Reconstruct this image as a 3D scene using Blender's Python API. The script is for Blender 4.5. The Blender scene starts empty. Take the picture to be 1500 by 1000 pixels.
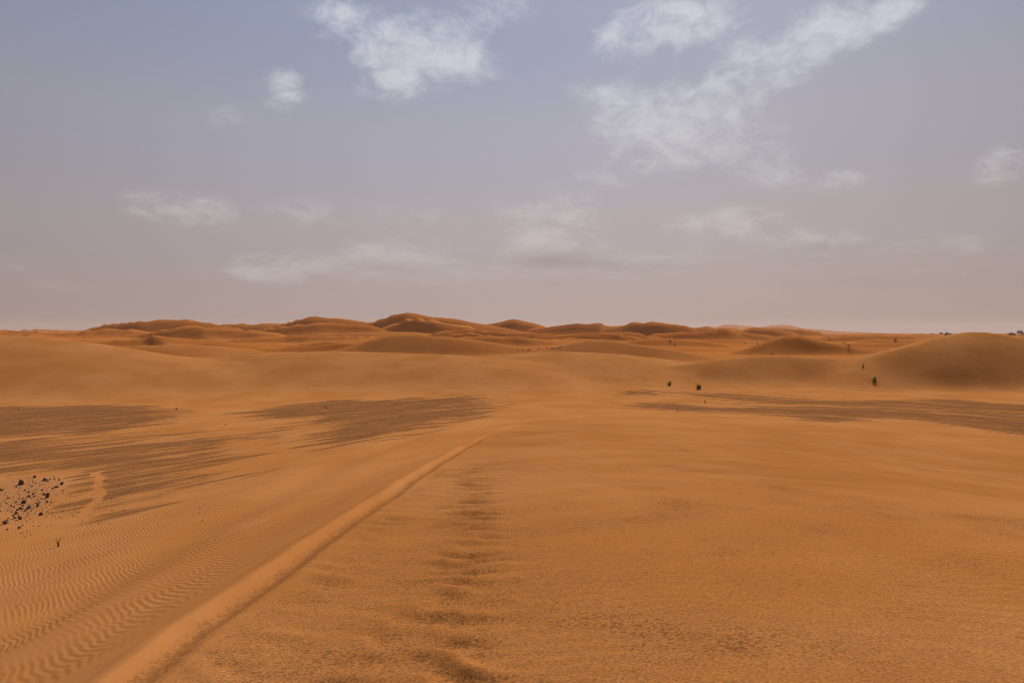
import bpy, bmesh, math, random
import numpy as np
from mathutils import Vector, Matrix
from mathutils.bvhtree import BVHTree

# ------------------------------------------------------------------ camera, sky, sun, exposure
scene = bpy.context.scene
col = scene.collection
CAM_Z = 5.5                      # eye above the gravel flat (the camera stands on a dune)
F_PX = 1000.0                    # focal length in photo pixels (24 mm on a 36 mm wide frame)
PITCH = math.atan(12 / F_PX)     # horizon 12 px above the photo's centre
SUN_AZ = math.radians(24)        # ahead of the camera, a little to the right
SUN_EL = math.radians(38)

cam_data = bpy.data.cameras.new('camera')
cam_data.lens = 24.0
cam_data.sensor_width = 36.0
cam_data.clip_start = 0.05
cam_data.clip_end = 60000
cam = bpy.data.objects.new('camera', cam_data)
col.objects.link(cam)
cam.location = (0, 0, CAM_Z)
cam.rotation_euler = (math.pi / 2 - PITCH, 0, 0)
scene.camera = cam

vs = scene.view_settings
vs.view_transform = 'Standard'
vs.look = 'None'
vs.gamma = 1.0
vs.exposure = 0.0
vs.use_curve_mapping = False

sun_data = bpy.data.lights.new('sun', 'SUN')
sun_data.energy = 3.8
sun_data.angle = math.radians(10)
sun_data.color = (1.0, 0.93, 0.84)
sun = bpy.data.objects.new('sun', sun_data)
col.objects.link(sun)
sun_dir = Vector((math.sin(SUN_AZ) * math.cos(SUN_EL), math.cos(SUN_AZ) * math.cos(SUN_EL), math.sin(SUN_EL)))
sun.rotation_euler = sun_dir.to_track_quat('Z', 'Y').to_euler()
sun.location = (0, 0, 60)


def s2l(c):
    out = []
    for v in c:
        v = v / 255.0
        out.append(v / 12.92 if v <= 0.04045 else ((v + 0.055) / 1.055) ** 2.4)
    return tuple(out)


class NT:
    """small helper for node trees"""
    def __init__(self, tree):
        self.t = tree
        self.n = tree.nodes
        self.l = tree.links

    def node(self, kind, **kw):
        n = self.n.new(kind)
        for k, v in kw.items():
            setattr(n, k, v)
        return n

    def put(self, sock, v):
        if hasattr(v, 'is_linked') or isinstance(v, bpy.types.NodeSocket):
            self.l.new(v, sock)
        else:
            sock.default_value = v

    def m(self, op, a, b=None, c=None, clamp=False):
        n = self.node('ShaderNodeMath', operation=op, use_clamp=clamp)
        self.put(n.inputs[0], a)
        if b is not None:
            self.put(n.inputs[1], b)
        if c is not None:
            self.put(n.inputs[2], c)
        return n.outputs[0]

    def step(self, v, a, b):
        n = self.node('ShaderNodeMapRange', interpolation_type='SMOOTHSTEP')
        self.put(n.inputs[0], v)
        n.inputs[1].default_value = a
        n.inputs[2].default_value = b
        return n.outputs[0]

    def lin(self, v, a, b, c, d):
        n = self.node('ShaderNodeMapRange', interpolation_type='LINEAR')
        self.put(n.inputs[0], v)
        for i, q in enumerate((a, b, c, d)):
            n.inputs[i + 1].default_value = q
        return n.outputs[0]

    def mix(self, f, a, b, blend='MIX'):
        n = self.node('ShaderNodeMix', data_type='RGBA', blend_type=blend)
        self.put(n.inputs[0], f)
        for s, v in ((n.inputs[6], a), (n.inputs[7], b)):
            if isinstance(v, tuple):
                v = (v[0], v[1], v[2], 1)
            self.put(s, v)
        return n.outputs[2]

    def noise(self, vec, scale, detail=4, rough=0.55, dist=0.0):
        n = self.node('ShaderNodeTexNoise', noise_dimensions='3D')
        self.put(n.inputs['Vector'], vec)
        n.inputs['Scale'].default_value = scale
        n.inputs['Detail'].default_value = detail
        n.inputs['Roughness'].default_value = rough
        n.inputs['Distortion'].default_value = dist
        return n.outputs[0]

    def comb(self, x, y, z):
        n = self.node('ShaderNodeCombineXYZ')
        for i, v in enumerate((x, y, z)):
            self.put(n.inputs[i], v)
        return n.outputs[0]

    def sep(self, v):
        n = self.node('ShaderNodeSeparateXYZ')
        self.put(n.inputs[0], v)
        return n.outputs

    def attr(self, name):
        return self.node('ShaderNodeAttribute', attribute_type='GEOMETRY', attribute_name=name)


def px_dir(px, py):
    """photo pixel -> world direction with y = 1"""
    a = (px - 750.0) / F_PX
    b = (500.0 - py) / F_PX
    y = math.cos(PITCH) + b * math.sin(PITCH)
    z = b * math.cos(PITCH) - math.sin(PITCH)
    return a / y, z / y


def px_azel(px, py):
    x, z = px_dir(px, py)
    return math.atan2(x, 1.0), math.atan2(z, math.hypot(x, 1.0))


def build_world():
    w = bpy.data.worlds.new('World')
    scene.world = w
    w.use_nodes = True
    t = NT(w.node_tree)
    t.n.clear()
    STR = 0.1
    geo = t.node('ShaderNodeTexCoord')
    d = geo.outputs['Generated']
    x, y, z = t.sep(d)
    az = t.m('ARCTAN2', x, y)
    el = t.m('ARCSINE', z)
    up = t.m('MAXIMUM', z, 0.0)

    sky = t.node('ShaderNodeTexSky', sky_type='NISHITA')
    sky.sun_disc = False
    sky.sun_elevation = SUN_EL
    sky.sun_rotation = SUN_AZ
    sky.altitude = 700
    sky.air_density = 1.2
    sky.dust_density = 6.0
    sky.ozone_density = 1.2

    # dusty veil over the clear sky: warm grey low down, lilac blue above
    ramp = t.node('ShaderNodeValToRGB')
    t.put(ramp.inputs[0], t.m('MULTIPLY', up, 1.0))
    cr = ramp.color_ramp
    cr.interpolation = 'EASE'
    stops = [(0.0, (168, 154, 149)), (0.05, (172, 158, 155)), (0.14, (170, 161, 164)), (0.26, (162, 161, 173)),
             (0.40, (147, 154, 177)), (0.62, (136, 144, 170)), (1.0, (128, 138, 164))]
    while len(cr.elements) < len(stops):
        cr.elements.new(0.5)
    for e, (p, c) in zip(cr.elements, stops):
        e.position = p
        e.color = (*s2l(c), 1)
    # wide brightening of the dust towards the veiled sun
    dotn = t.node('ShaderNodeVectorMath', operation='DOT_PRODUCT')
    t.put(dotn.inputs[0], d)
    dotn.inputs[1].default_value = (0.0 * math.cos(0.3), 0.95, 0.31)
    glow = t.m('POWER', t.m('MAXIMUM', dotn.outputs['Value'], 0.0), 4.0)
    gain = t.lin(glow, 0.0, 1.0, 0.70, 1.07)
    veil = t.mix(1.0, ramp.outputs[0], t.comb(gain, gain, gain), 'MULTIPLY')
    veil10 = t.mix(1.0, veil, (1 / STR, 1 / STR, 1 / STR), 'MULTIPLY')
    skydim = t.mix(1.0, sky.outputs[0], (0.62, 0.60, 0.62), 'MULTIPLY')
    base = t.mix(0.93, skydim, veil10)

    # ---- clouds: a fractal field, thicker in the places where the clouds stand
    cl = [  # px, py, half width, half height, tilt (deg, + = rising to the right), weight
        (600, 62, 140, 40, -6, 0.95), (520, 40, 55, 26, -30, .6), (640, 95, 70, 30, 20, 0.75), (560, 125, 60, 28, 10, .55),
        (720, 8, 70, 24, 0, .7), (420, 130, 34, 36, -20, 0.95), (325, 172, 36, 20, 10, 0.55), (720, 110, 22, 14, 0, .5),
        (965, 40, 95, 46, 8, 1.1), (1040, 20, 60, 36, 0, .7), (905, 40, 40, 30, 0, .4),
        (1120, 105, 140, 36, 24, 1.2), (1190, 65, 70, 30, 20, .7), (895, 133, 70, 16, -4, 0.8), (960, 160, 90, 26, 8, .65),
        (1295, 28, 52, 20, 20, 0.8), (1330, 12, 30, 14, 0, .5), (1470, 245, 48, 32, 5, 0.95), (1490, 140, 30, 16, 0, .4),
        (970, 195, 130, 36, 6, 0.72), (1110, 215, 90, 24, 4, 0.58), (1125, 255, 85, 22, -8, 0.81), (1240, 268, 34, 20, -20, 0.81),
        (265, 305, 85, 26, -3, 0.99), (35, 380, 48, 20, -4, 0.7), (450, 315, 60, 24, 0, 0.58), (610, 262, 60, 20, 0, 0.46),
        (870, 270, 120, 26, 14, 0.72), (570, 380, 80, 24, 0, 0.99), (390, 390, 90, 22, 0, 0.7), (460, 400, 120, 20, 0, 0.52),
        (800, 345, 90, 40, 0, 0.99), (830, 395, 190, 26, 0, 0.81), (960, 385, 80, 18, 0, 0.87), (1060, 325, 90, 22, 4, 0.93),
        (1165, 350, 60, 20, 0, 0.87), (1240, 362, 90, 20, 0, 0.7), (1385, 360, 80, 18, 0, 0.76), (1360, 400, 120, 18, 0, 0.58),
        (700, 405, 120, 16, 0, 0.52), (590, 320, 90, 30, 0, 0.46), (100, 420, 100, 14, 0, 0.4)]
    total = None
    for (px, py, hw, hh, tilt, wt) in cl:
        a0, e0 = px_azel(px, py)
        c2 = 1.0 / (1.0 + ((px - 750) / F_PX) ** 2)
        ra, re = hw / F_PX * c2, hh / F_PX * math.sqrt(c2)
        ct, st = math.cos(math.radians(tilt)), math.sin(math.radians(tilt))
        da = t.m('SUBTRACT', az, a0)
        de = t.m('SUBTRACT', el, e0)
        p = t.m('MULTIPLY_ADD', de, st / ra, t.m('MULTIPLY', da, ct / ra))
        q = t.m('MULTIPLY_ADD', da, -st / re, t.m('MULTIPLY', de, ct / re))
        r2 = t.m('MULTIPLY_ADD', p, p, t.m('MULTIPLY', q, q))
        g = t.m('MULTIPLY', t.m('EXPONENT', t.m('MULTIPLY', r2, -0.95)), wt)
        total = g if total is None else t.m('ADD', total, g)
    # the same kind of cloud goes on round the rest of the sky
    front = t.step(t.m('ABSOLUTE', az), 0.72, 0.95)
    front = t.m('MAXIMUM', front, t.step(el, 0.46, 0.60))
    wide = t.noise(t.comb(t.m('MULTIPLY', x, 2.2), t.m('MULTIPLY', y, 2.2), t.m('MULTIPLY', z, 4.0)), 1.6, 3)
    total = t.m('MULTIPLY_ADD', front, t.m('MULTIPLY', t.step(wide, 0.45, 0.75), 0.8), total)

    flat = t.m('POWER', t.m('MAXIMUM', el, 0.002), 0.6)
    vec = t.comb(t.m('MULTIPLY', x, 1.0), t.m('MULTIPLY', y, 1.0), t.m('MULTIPLY', flat, 1.7))
    n1 = t.noise(vec, 9.0, 9, 0.62, 0.35)
    n2 = t.noise(vec, 24.0, 7, 0.66, 0.5)
    fld = t.m('MULTIPLY_ADD', n2, 0.5, t.m('MULTIPLY', n1, 0.5))       # about 0.3 .. 0.7
    fld = t.m('MULTIPLY', t.m('SUBTRACT', fld, 0.5), 5.6)
    tcl = t.m('MINIMUM', total, 1.05)
    dens = t.m('MULTIPLY', t.m('ADD', t.m('MULTIPLY', tcl, 0.95), t.m('ADD', t.m('MULTIPLY', fld, 0.95), -0.22)), t.step(total, 0.02, 0.60))
    # low clouds are blurred by the dust, high ones crisp
    soft = t.step(dens, -0.05, 1.55)
    dens2 = t.m('MULTIPLY', soft, t.lin(el, 0.05, 0.40, 0.66, 0.88), clamp=True)
    cramp = t.node('ShaderNodeValToRGB')
    t.put(cramp.inputs[0], up)
    cs = [(0.0, (180, 168, 163)), (0.12, (199, 192, 189)), (0.28, (206, 206, 211)), (0.5, (214, 217, 226))]
    c2r = cramp.color_ramp
    while len(c2r.elements) < len(cs):
        c2r.elements.new(0.5)
    for e, (p, c) in zip(c2r.elements, cs):
        e.position = p
        e.color = (*[v / STR for v in s2l(c)], 1)
    skyc = t.mix(dens2, base, cramp.outputs[0])
    # shaded undersides of the low cloud banks
    dk = None
    for (px, py, hw, hh, wt) in [(575, 392, 60, 8, .5), (810, 383, 75, 13, 0.75), (960, 392, 70, 9, .55), (1230, 370, 60, 10, .5),
                                 (1170, 362, 40, 7, .4), (800, 410, 90, 7, .5), (1310, 410, 80, 6, .3)]:
        a0, e0 = px_azel(px, py)
        p = t.m('DIVIDE', t.m('SUBTRACT', az, a0), hw / F_PX)
        q = t.m('DIVIDE', t.m('SUBTRACT', el, e0), hh / F_PX)
        r2 = t.m('MULTIPLY_ADD', p, p, t.m('MULTIPLY', q, q))
        g = t.m('MULTIPLY', t.m('EXPONENT', t.m('MULTIPLY', r2, -0.7)), wt)
        dk = g if dk is None else t.m('ADD', dk, g)
    dk = t.m('MULTIPLY', dk, t.step(n1, 0.30, 0.62), clamp=True)
    skyc = t.mix(dk, skyc, tuple(v / STR for v in s2l((158, 145, 141))))

    w.cycles.sampling_method = 'MANUAL'
    w.cycles.sample_map_resolution = 256
    bg = t.node('ShaderNodeBackground')
    t.put(bg.inputs[0], skyc)
    bg.inputs[1].default_value = STR
    out = t.node('ShaderNodeOutputWorld')
    t.l.new(bg.outputs[0], out.inputs[0])


build_world()
scene.cycles.max_bounces = 4
scene.cycles.diffuse_bounces = 2
scene.cycles.volume_bounces = 1
scene.cycles.filter_width = 1.0

# ------------------------------------------------------------------ terrain heights
def pnoise(x, y, seed=0):
    """2-D gradient noise, about -0.7 .. 0.7"""
    xi = np.floor(x).astype(np.int64)
    yi = np.floor(y).astype(np.int64)
    fx = x - xi
    fy = y - yi

    def grad(ix, iy, dx, dy):
        h = (ix * 374761393 + iy * 668265263 + seed * 974634777) & 0xffffffff
        h = ((h ^ (h >> 13)) * 1274126177) & 0xffffffff
        h = (h ^ (h >> 16)) & 0xffff
        a = h * (2 * np.pi / 65536.0)
        return np.cos(a) * dx + np.sin(a) * dy
    u = fx * fx * fx * (fx * (fx * 6 - 15) + 10)
    v = fy * fy * fy * (fy * (fy * 6 - 15) + 10)
    a = grad(xi, yi, fx, fy)
    b = grad(xi + 1, yi, fx - 1, fy)
    c = grad(xi, yi + 1, fx, fy - 1)
    d = grad(xi + 1, yi + 1, fx - 1, fy - 1)
    return (a * (1 - u) + b * u) * (1 - v) + (c * (1 - u) + d * u) * v


def fbm(x, y, seed, octv=4, gain=0.5):
    s, a = 0.0, 1.0
    for i in range(octv):
        s = s + a * pnoise(x, y, seed + 17 * i)
        x, y, a = x * 2.03 + 11.3, y * 2.03 - 7.7, a * gain
    return s


def sstep(x, a, b):
    t = np.clip((x - a) / (b - a), 0, 1)
    return t * t * (3 - 2 * t)


def smax(a, b, k):
    h = np.clip(0.5 + 0.5 * (a - b) / k, 0, 1)
    return b * (1 - h) + a * h + k * h * (1 - h)


def smooth_table(xs, vs_, sig):
    lo, hi = xs[0], xs[-1]
    g = np.linspace(lo, hi, 1600)
    v = np.interp(g, xs, vs_)
    st = g[1] - g[0]
    r = max(1, int(3 * sig / st))
    k = np.exp(-0.5 * (np.arange(-r, r + 1) * st / sig) ** 2)
    k /= k.sum()
    v = np.convolve(np.pad(v, r, mode='edge'), k, mode='valid')
    return g, v


def ridge(x, y, pts, wn, wf, sharp=0.0, sm=0.45, k=1.0, wob=0.0, seed=1, D=None, wind=0.0):
    """a dune whose crest runs through the given photo points (px, py, distance)"""
    P = []
    for p in pts:
        px, py = p[0], p[1]
        dd = p[2] if len(p) > 2 else D
        dx, dz = px_dir(px, py)
        P.append((dx * dd, dd, CAM_Z + dz * dd))
    gap0 = (P[1][0] - P[0][0])
    gap1 = (P[-1][0] - P[-2][0])
    P = [(P[0][0] - 1.2 * gap0 - .05 * P[0][1], P[0][1], -2.5 * k)] + P + [(P[-1][0] + 1.2 * gap1 + .05 * P[-1][1], P[-1][1], -2.5 * k)]
    P = np.array(P)
    sig = sm * np.median(np.diff(P[:, 0]))
    g, dt = smooth_table(P[:, 0], P[:, 1], max(sig, 0.8 * np.median(np.diff(P[:, 0]))))
    g, ht = smooth_table(P[:, 0], P[:, 2], sig)
    sel = (x > g[0]) & (x < g[-1])
    out = np.full(x.shape, -2.5 * k)
    xs, ys = x[sel], y[sel]
    dd = np.interp(xs, g, dt)
    hh = np.interp(xs, g, ht)
    s = ys - dd
    if wob:
        s = s + wob * fbm(xs / (wn * 1.1), ys / (wn * 1.6), seed, 2)
    if wind:
        s = s + wind * wn * fbm(xs / (wn * 2.4), xs * 0 + 0.37 * seed, seed + 3, 2)
    t = np.where(s < 0, 1 + s / wn, 1 - s / wf)
    t = np.clip(t, 0, 1)
    fs = np.where(s < 0, t ** 1.18, t ** 1.7)
    f = (1 - sharp) * t * t * (3 - 2 * t) + sharp * fs
    out[sel] = (hh + 2.5 * k) * f - 2.5 * k
    return out


def noise_dunes(x, y, L, seed):
    wx = x + 0.55 * L * fbm(x / (1.9 * L), y / (1.9 * L), seed, 2)
    wy = y + 0.55 * L * fbm(x / (1.7 * L), y / (1.7 * L), seed + 5, 2)
    n = pnoise(wx / (1.5 * L), wy / (0.75 * L), seed + 9)
    r = np.clip(1 - np.abs(n) * 2.4, 0, 1)
    m = 0.55 + 0.9 * pnoise(x / (3.1 * L), y / (2.3 * L), seed + 13)
    return (0.75 * r ** 1.7 + 0.25 * r) * np.clip(m, 0.1, 1.1)


def transverse(x, y, L, seed):
    """rows of dunes, steep side towards the camera, broken up along their length"""
    ph = y / L + 1.5 * fbm(x / (1.8 * L), y / (3.0 * L), seed, 2, 0.35) + 0.12 * x / L
    s = ph - np.floor(ph)
    e = 0.17
    p = np.where(s < e, np.clip(s / e, 0, 1) ** 1.25, np.clip(1 - (s - e) / (1 - e), 0, 1) ** 1.5)
    m = np.clip(0.42 + 1.5 * pnoise(x / (1.9 * L), y / (1.3 * L), seed + 31), 0, 1.15)
    return p * m


RIDGE_Y = [-60, -5, 3.7, 5.6, 9, 14, 22, 31, 42, 60]
RIDGE_X = [-6, -2.7, -2.42, -2.5, -2.28, -2.1, -1.6, -0.6, 1.6, 6]
CREST_Z = [1.0, 3.55, 3.60, 3.45, 3.18, 2.70, 2.0, 1.25, 0.45, -0.6]
_gy, _rx = smooth_table(RIDGE_Y, RIDGE_X, 2.2)
_gy2, _cz = smooth_table(RIDGE_Y, CREST_Z, 2.6)


def foreground(x, y):
    """the dune the camera stands on; returns height and distance right of its ridge line"""
    xr = np.interp(y, _gy, _rx) + 0.10 * pnoise(y / 2.3, y * 0 + 0.5, 3) + 0.03 * pnoise(y / 0.6, y * 0 + 3.5, 4)
    zr = np.interp(y, _gy2, _cz)
    t = x - xr
    right = (1 - sstep(t, 4.0, 40.0) * 1.06) + 0.085 * sstep(t, 0.3, 4.0) * (1 - sstep(t, 6, 16))
    q = np.clip(-t / (11.5 + 0.12 * np.clip(y, 0, 40)), 0, 1)
    left = (1 - q) ** 1.75
    f = np.where(t > 0, right, left)
    z = np.where(zr > 0, zr * f, zr)
    return z - 0.12, t


def terrain(x, y):
    r = np.hypot(x, y)
    base = 0.28 * fbm(x / 26, y / 26, 41, 3) + 0.05 * fbm(x / 5, y / 5, 42, 3)
    base = base * sstep(r, 10, 30) + 0.02 * pnoise(x / 2.2, y / 2.2, 43)
    base = base - 0.2
    R = {}
    fg, t = foreground(x, y)
    R['foreground'] = fg
    # long dune behind the gravel flat, in lobes
    k = 0.9
    b1 = ridge(x, y, [(-330, 497), (-160, 486), (0, 490), (60, 494), (130, 503), (200, 514), (280, 526), (380, 548)], 27, 34, .30, k=k, wob=3, seed=3, D=72)
    b2 = ridge(x, y, [(130, 552), (210, 536), (280, 526), (340, 521), (420, 515), (500, 514), (600, 518), (700, 521), (800, 535)], 26, 30, .50, k=k, wob=3, seed=4, D=78)
    b3 = ridge(x, y, [(560, 545), (640, 528), (700, 521), (760, 516), (850, 513), (950, 522), (1030, 533), (1090, 545)], 28, 30, .42, k=k, wob=3, seed=5, D=88)
    b4 = ridge(x, y, [(950, 545), (1020, 530), (1090, 521), (1150, 519), (1200, 522), (1260, 529), (1330, 537), (1400, 550)], 10, 30, .62, k=0.5, wob=2, seed=6, D=80)
    bm = smax(smax(b1, b2, 1.0), smax(b3, b4, 0.6), 0.8)
    R['long'] = bm
    cdn = ridge(x, y, [(1240, 535), (1300, 517), (1340, 505), (1390, 491), (1440, 482), (1480, 488), (1540, 500), (1620, 508), (1720, 530)], 13.5, 30, .18, sm=.5, k=.7, wob=2.5, seed=7, D=76)
    R['dark'] = cdn
    far = ridge(x, y, [(60, 520), (150, 512), (200, 508), (270, 502), (330, 507), (400, 515), (460, 525)], 26, 40, .3, k=1.2, wob=8, seed=8, D=135)
    L = [
        ([(-60, 506), (40, 500), (110, 505), (170, 510), (230, 507), (300, 498), (380, 507)], 190, 30, 60, .5),
        ([(300, 515), (390, 508), (440, 505), (480, 501), (550, 493), (560, 505)], 185, 30, 50, .5),
        ([(440, 521), (500, 511), (535, 497), (560, 489), (590, 486), (640, 490), (700, 495), (760, 505), (830, 517)], 160, 34, 60, .25),
        ([(600, 498), (660, 495), (690, 486), (720, 487), (780, 494), (840, 500)], 260, 40, 70, .5),
        ([(760, 520), (800, 511), (840, 501), (870, 495), (900, 496), (950, 505), (1000, 514), (1060, 526)], 135, 26, 60, .35),
        ([(900, 500), (940, 494), (1000, 493), (1050, 497), (1090, 505)], 240, 40, 60, .2),
        ([(1040, 522), (1090, 507), (1125, 496), (1148, 487), (1165, 483), (1185, 488), (1220, 499), (1270, 509), (1330, 516)], 165, 28, 45, .6),
        ([(1180, 512), (1260, 505), (1300, 501), (1340, 499), (1420, 500), (1500, 500)], 210, 40, 70, .3),
        ([(90, 498), (160, 492), (220, 489), (290, 476), (310, 478), (350, 482), (420, 488), (480, 494)], 380, 60, 90, .65),
        ([(330, 490), (400, 492), (470, 490), (540, 492), (600, 497)], 300, 40, 60, .6),
        ([(380, 482), (430, 476), (480, 473), (530, 476), (560, 480)], 460, 70, 90, .5),
        ([(640, 482), (700, 480), (760, 484), (830, 487), (900, 486), (960, 489)], 380, 50, 80, .6),
        ([(790, 488), (840, 486), (900, 484), (930, 488)], 330, 40, 60, .6),
        ([(960, 486), (1020, 484), (1060, 479), (1090, 484), (1130, 487)], 400, 60, 80, .5),
        ([(90, 500), (160, 495), (230, 491), (290, 494), (340, 500), (370, 506)], 240, 40, 60, .5),
        ([(345, 509), (400, 506), (450, 499), (500, 495), (530, 500)], 215, 34, 60, .5),
        ([(640, 494), (665, 487), (690, 484.5), (720, 488), (760, 493)], 330, 50, 70, .5),
        ([(720, 500), (790, 499), (830, 494), (850, 491), (880, 494)], 290, 44, 70, .5),
        ([(1035, 486), (1060, 478.5), (1076, 482), (1092, 486)], 480, 60, 80, .6),
        ([(1080, 482), (1095, 478.5), (1120, 480), (1145, 484)], 620, 80, 100, .5),
        ([(130, 484), (175, 480), (215, 483), (250, 488)], 520, 70, 90, .5),
        ([(540, 484), (575, 472), (605, 463.5), (640, 468), (690, 476)], 500, 70, 60, .55),
        ([(895, 489), (922, 484.5), (950, 489)], 350, 40, 60, .6),
        ([(1170, 494), (1230, 489), (1290, 488.5), (1350, 491)], 420, 50, 80, .5),
        ([(1240, 491), (1300, 488), (1380, 488.5)], 640, 70, 90, .5),
        # the skyline
        ([(20, 494), (35, 489), (52, 486), (100, 489), (115, 492)], 480, 60, 100, .5),
        ([(90, 492), (108, 485), (120, 480), (150, 475), (200, 471), (255, 466), (290, 470), (320, 475), (350, 480)], 620, 110, 160, .4),
        ([(310, 477), (345, 472), (365, 474), (385, 472), (410, 474), (440, 478)], 760, 120, 160, .4),
        ([(400, 477), (440, 470), (465, 464), (500, 464), (540, 470), (575, 477)], 720, 120, 160, .4),
        ([(505, 480), (545, 470), (570, 462), (595, 455), (615, 460), (650, 466), (690, 470), (720, 477), (780, 486)], 560, 105, 150, .6),
        ([(690, 477), (720, 472), (738, 469), (752, 466), (770, 470), (795, 476)], 680, 100, 140, .7),
        ([(780, 479), (815, 475), (845, 471), (860, 472), (873, 471), (890, 476), (920, 479)], 640, 100, 140, .6),
        ([(880, 481), (910, 475), (936, 469), (960, 471), (985, 473), (1010, 478)], 600, 95, 140, .6),
        ([(985, 479), (1030, 476), (1055, 478), (1090, 482)], 800, 120, 150, .5),
        ([(1090, 484), (1130, 480), (1160, 480), (1200, 485)], 820, 120, 150, .5)]
    for i, (pts, D, wn, wf, sh) in enumerate(L):
        c = ridge(x, y, pts, wn * 0.56, wf, min(1, sh + .45), sm=0.13 if D > 300 else .42, k=0.012 * D if D > 150 else 1.2, wob=wn * 0.07, seed=20 + i, D=D, wind=0.75)
        far = np.maximum(far, c) if D > 300 else smax(far, c, 0.006 * D)
    # smaller dunes between and behind them
    side = 1 - 0.62 * sstep(x / np.maximum(np.abs(y), 1), 0.18, 0.42)
    zone = sstep(y, 105, 165)
    amp = np.interp(r, [0, 120, 300, 600, 1000, 1800, 3500, 9000], [0, 2.3, 5.0, 10.5, 12, 9, 6, 4]) * side
    nd = np.maximum(noise_dunes(x, y, 52, 61) * amp * 0.35, noise_dunes(x, y, 118, 67) * amp * .45 * sstep(r, 170, 330))
    nd = np.maximum(nd, noise_dunes(x, y, 24, 73) * np.minimum(amp * .3, 1.6))
    nd = np.maximum(nd, noise_dunes(x, y, 400, 79) * np.interp(r, [0, 900, 1500, 9000], [0, 0, 12, 9]) * side)
    tr1 = transverse(x, y, 38, 301) * np.interp(r, [100, 140, 300, 700], [0, 1.6, 2.4, 2.4])
    tr2 = transverse(x, y, 85, 305) * np.interp(r, [150, 260, 500, 1500], [0, 3.2, 7.5, 8]) * side
    tr3 = transverse(x, y, 170, 309) * np.interp(r, [350, 600, 1000, 3000, 9000], [0, 8.0, 15, 12, 7]) * side
    tr = np.maximum(np.maximum(tr1, tr2), tr3)
    nd = np.maximum(nd, tr)
    nd = nd * zone - 1.5 * (1 - zone)
    # small dunes also ride on the big ones
    bumps = (noise_dunes(x, y, 34, 83) - 0.3) * np.interp(r, [0, 130, 260, 700], [0, 0, 1.3, 3.4]) * sstep(y, 130, 200)
    ride = (np.maximum(0.7 * tr1, 0.4 * tr2) - 0.8) * sstep(y, 130, 190) * (1 - 0.55 * sstep(r, 420, 560))
    far = np.maximum(far + np.where(far > 0, 1.0 * ride + 0.6 * bumps * (1 - 0.85 * sstep(r, 430, 520)), 0), nd + 0.4 * bumps)
    R['far'] = far
    hill = np.maximum(ridge(x, y, [(1045, 481), (1062, 477), (1076, 472.5), (1092, 475.5), (1108, 478), (1140, 483)], 500, 700, .4, k=8, wob=250, seed=51, D=5200),
                      ridge(x, y, [(1090, 481), (1115, 477), (1127, 474), (1136, 472.5), (1146, 475), (1160, 479), (1200, 483), (1250, 486), (1300, 487.5)], 450, 700, .5, k=8, wob=220, seed=52, D=4600))
    R['hill'] = hill
    z = base
    z = smax(z, fg, 0.5)
    z = smax(z, bm, 1.0)
    z = smax(z, cdn, 0.9)
    z = smax(z, far, 1.0)
    z = np.maximum(z, hill)
    ids = np.zeros(x.shape, np.int8)
    best = base + 0.25
    for i, kk in enumerate(('foreground', 'long', 'dark', 'far', 'hill')):
        w = R[kk] > best
        ids[w] = i + 1
        best = np.where(w, R[kk], best)
    # fine relief of the foreground dune ------------------------------------------
    near = sstep(y, -3, 0) * (1 - sstep(r, 45, 60))
    # long soft swales along the left flank, parallel to the ridge
    sw = np.sin((t + 0.6 * pnoise(x / 5, y / 9, 91)) * 1.75 + 0.9) * np.exp(-((t + 4.6) / 2.6) ** 2)
    z = z + 0.075 * sw * near
    # the wind-cut lip on the right of the ridge
    lip = np.exp(-((t - 0.17) / 0.13) ** 2) * (1 - sstep(y, 20, 30)) * (0.75 + 0.6 * pnoise(y / 3.1, y * 0 + 9.5, 92))
    z = z - 0.085 * lip * near
    z = z + 0.03 * np.exp(-((t + 0.12) / 0.2) ** 2) * near * (1 - sstep(y, 20, 30))
    # scuffed bars in a belt along the middle and beside the ridge
    wx = x + 0.25 * fbm(x / 0.9, y / 0.9, 93, 2)
    wy = y + 0.22 * fbm(x / 0.8, y / 0.8, 94, 2)
    bars = np.sin((wy * 1.0 + wx * 0.55) * 2 * np.pi / (0.36 + 0.006 * np.clip(y, 0, 20)))
    bars = bars * np.clip(0.5 + 1.3 * pnoise(x / 0.55, y / 0.42, 95), 0, 1)
    cx = -0.48 + 0.12 * np.sin(y / 2.3) - 0.02 * np.clip(y - 6, 0, 12)
    belt = np.exp(-((x - cx) / (0.34 + 0.012 * y)) ** 2) * (1 - sstep(y, 13, 20))
    belt2 = np.exp(-((t - 0.75) / 0.34) ** 2) * (1 - sstep(y, 11, 18)) * .55
    belt3 = np.exp(-((x + 1.1) / 0.7) ** 2) * (1 - sstep(y, 4.6, 6.0)) * 0.75
    bm_ = np.clip(np.maximum(np.maximum(belt, belt2), belt3) * (0.7 + 0.9 * fbm(x / 0.9, y / 1.4, 96, 2)), 0, 1)
    bm_ = bm_ * near
    lump = fbm(x / 0.22, y / 0.16, 97, 2)
    z = z + bm_ * (0.028 * bars + 0.018 * lump)
    # soft long undulation of the windward top
    z = z + near * sstep(t, 0.5, 3) * 0.035 * fbm(x / 3.5, y / 1.9, 98, 2)
    return z, t, ids, bm_, bars


# ------------------------------------------------------------------ ground sheet
def radial_steps():
    rs = [0.45]
    while rs[-1] < 9800:
        r = rs[-1]
        if r < 2.6:
            s = 0.03
        elif r < 70:
            s = 0.0072
        elif r < 1000:
            s = 0.0098
        else:
            s = 0.028
        rs.append(r * (1 + s))
    return np.array(rs)


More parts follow.
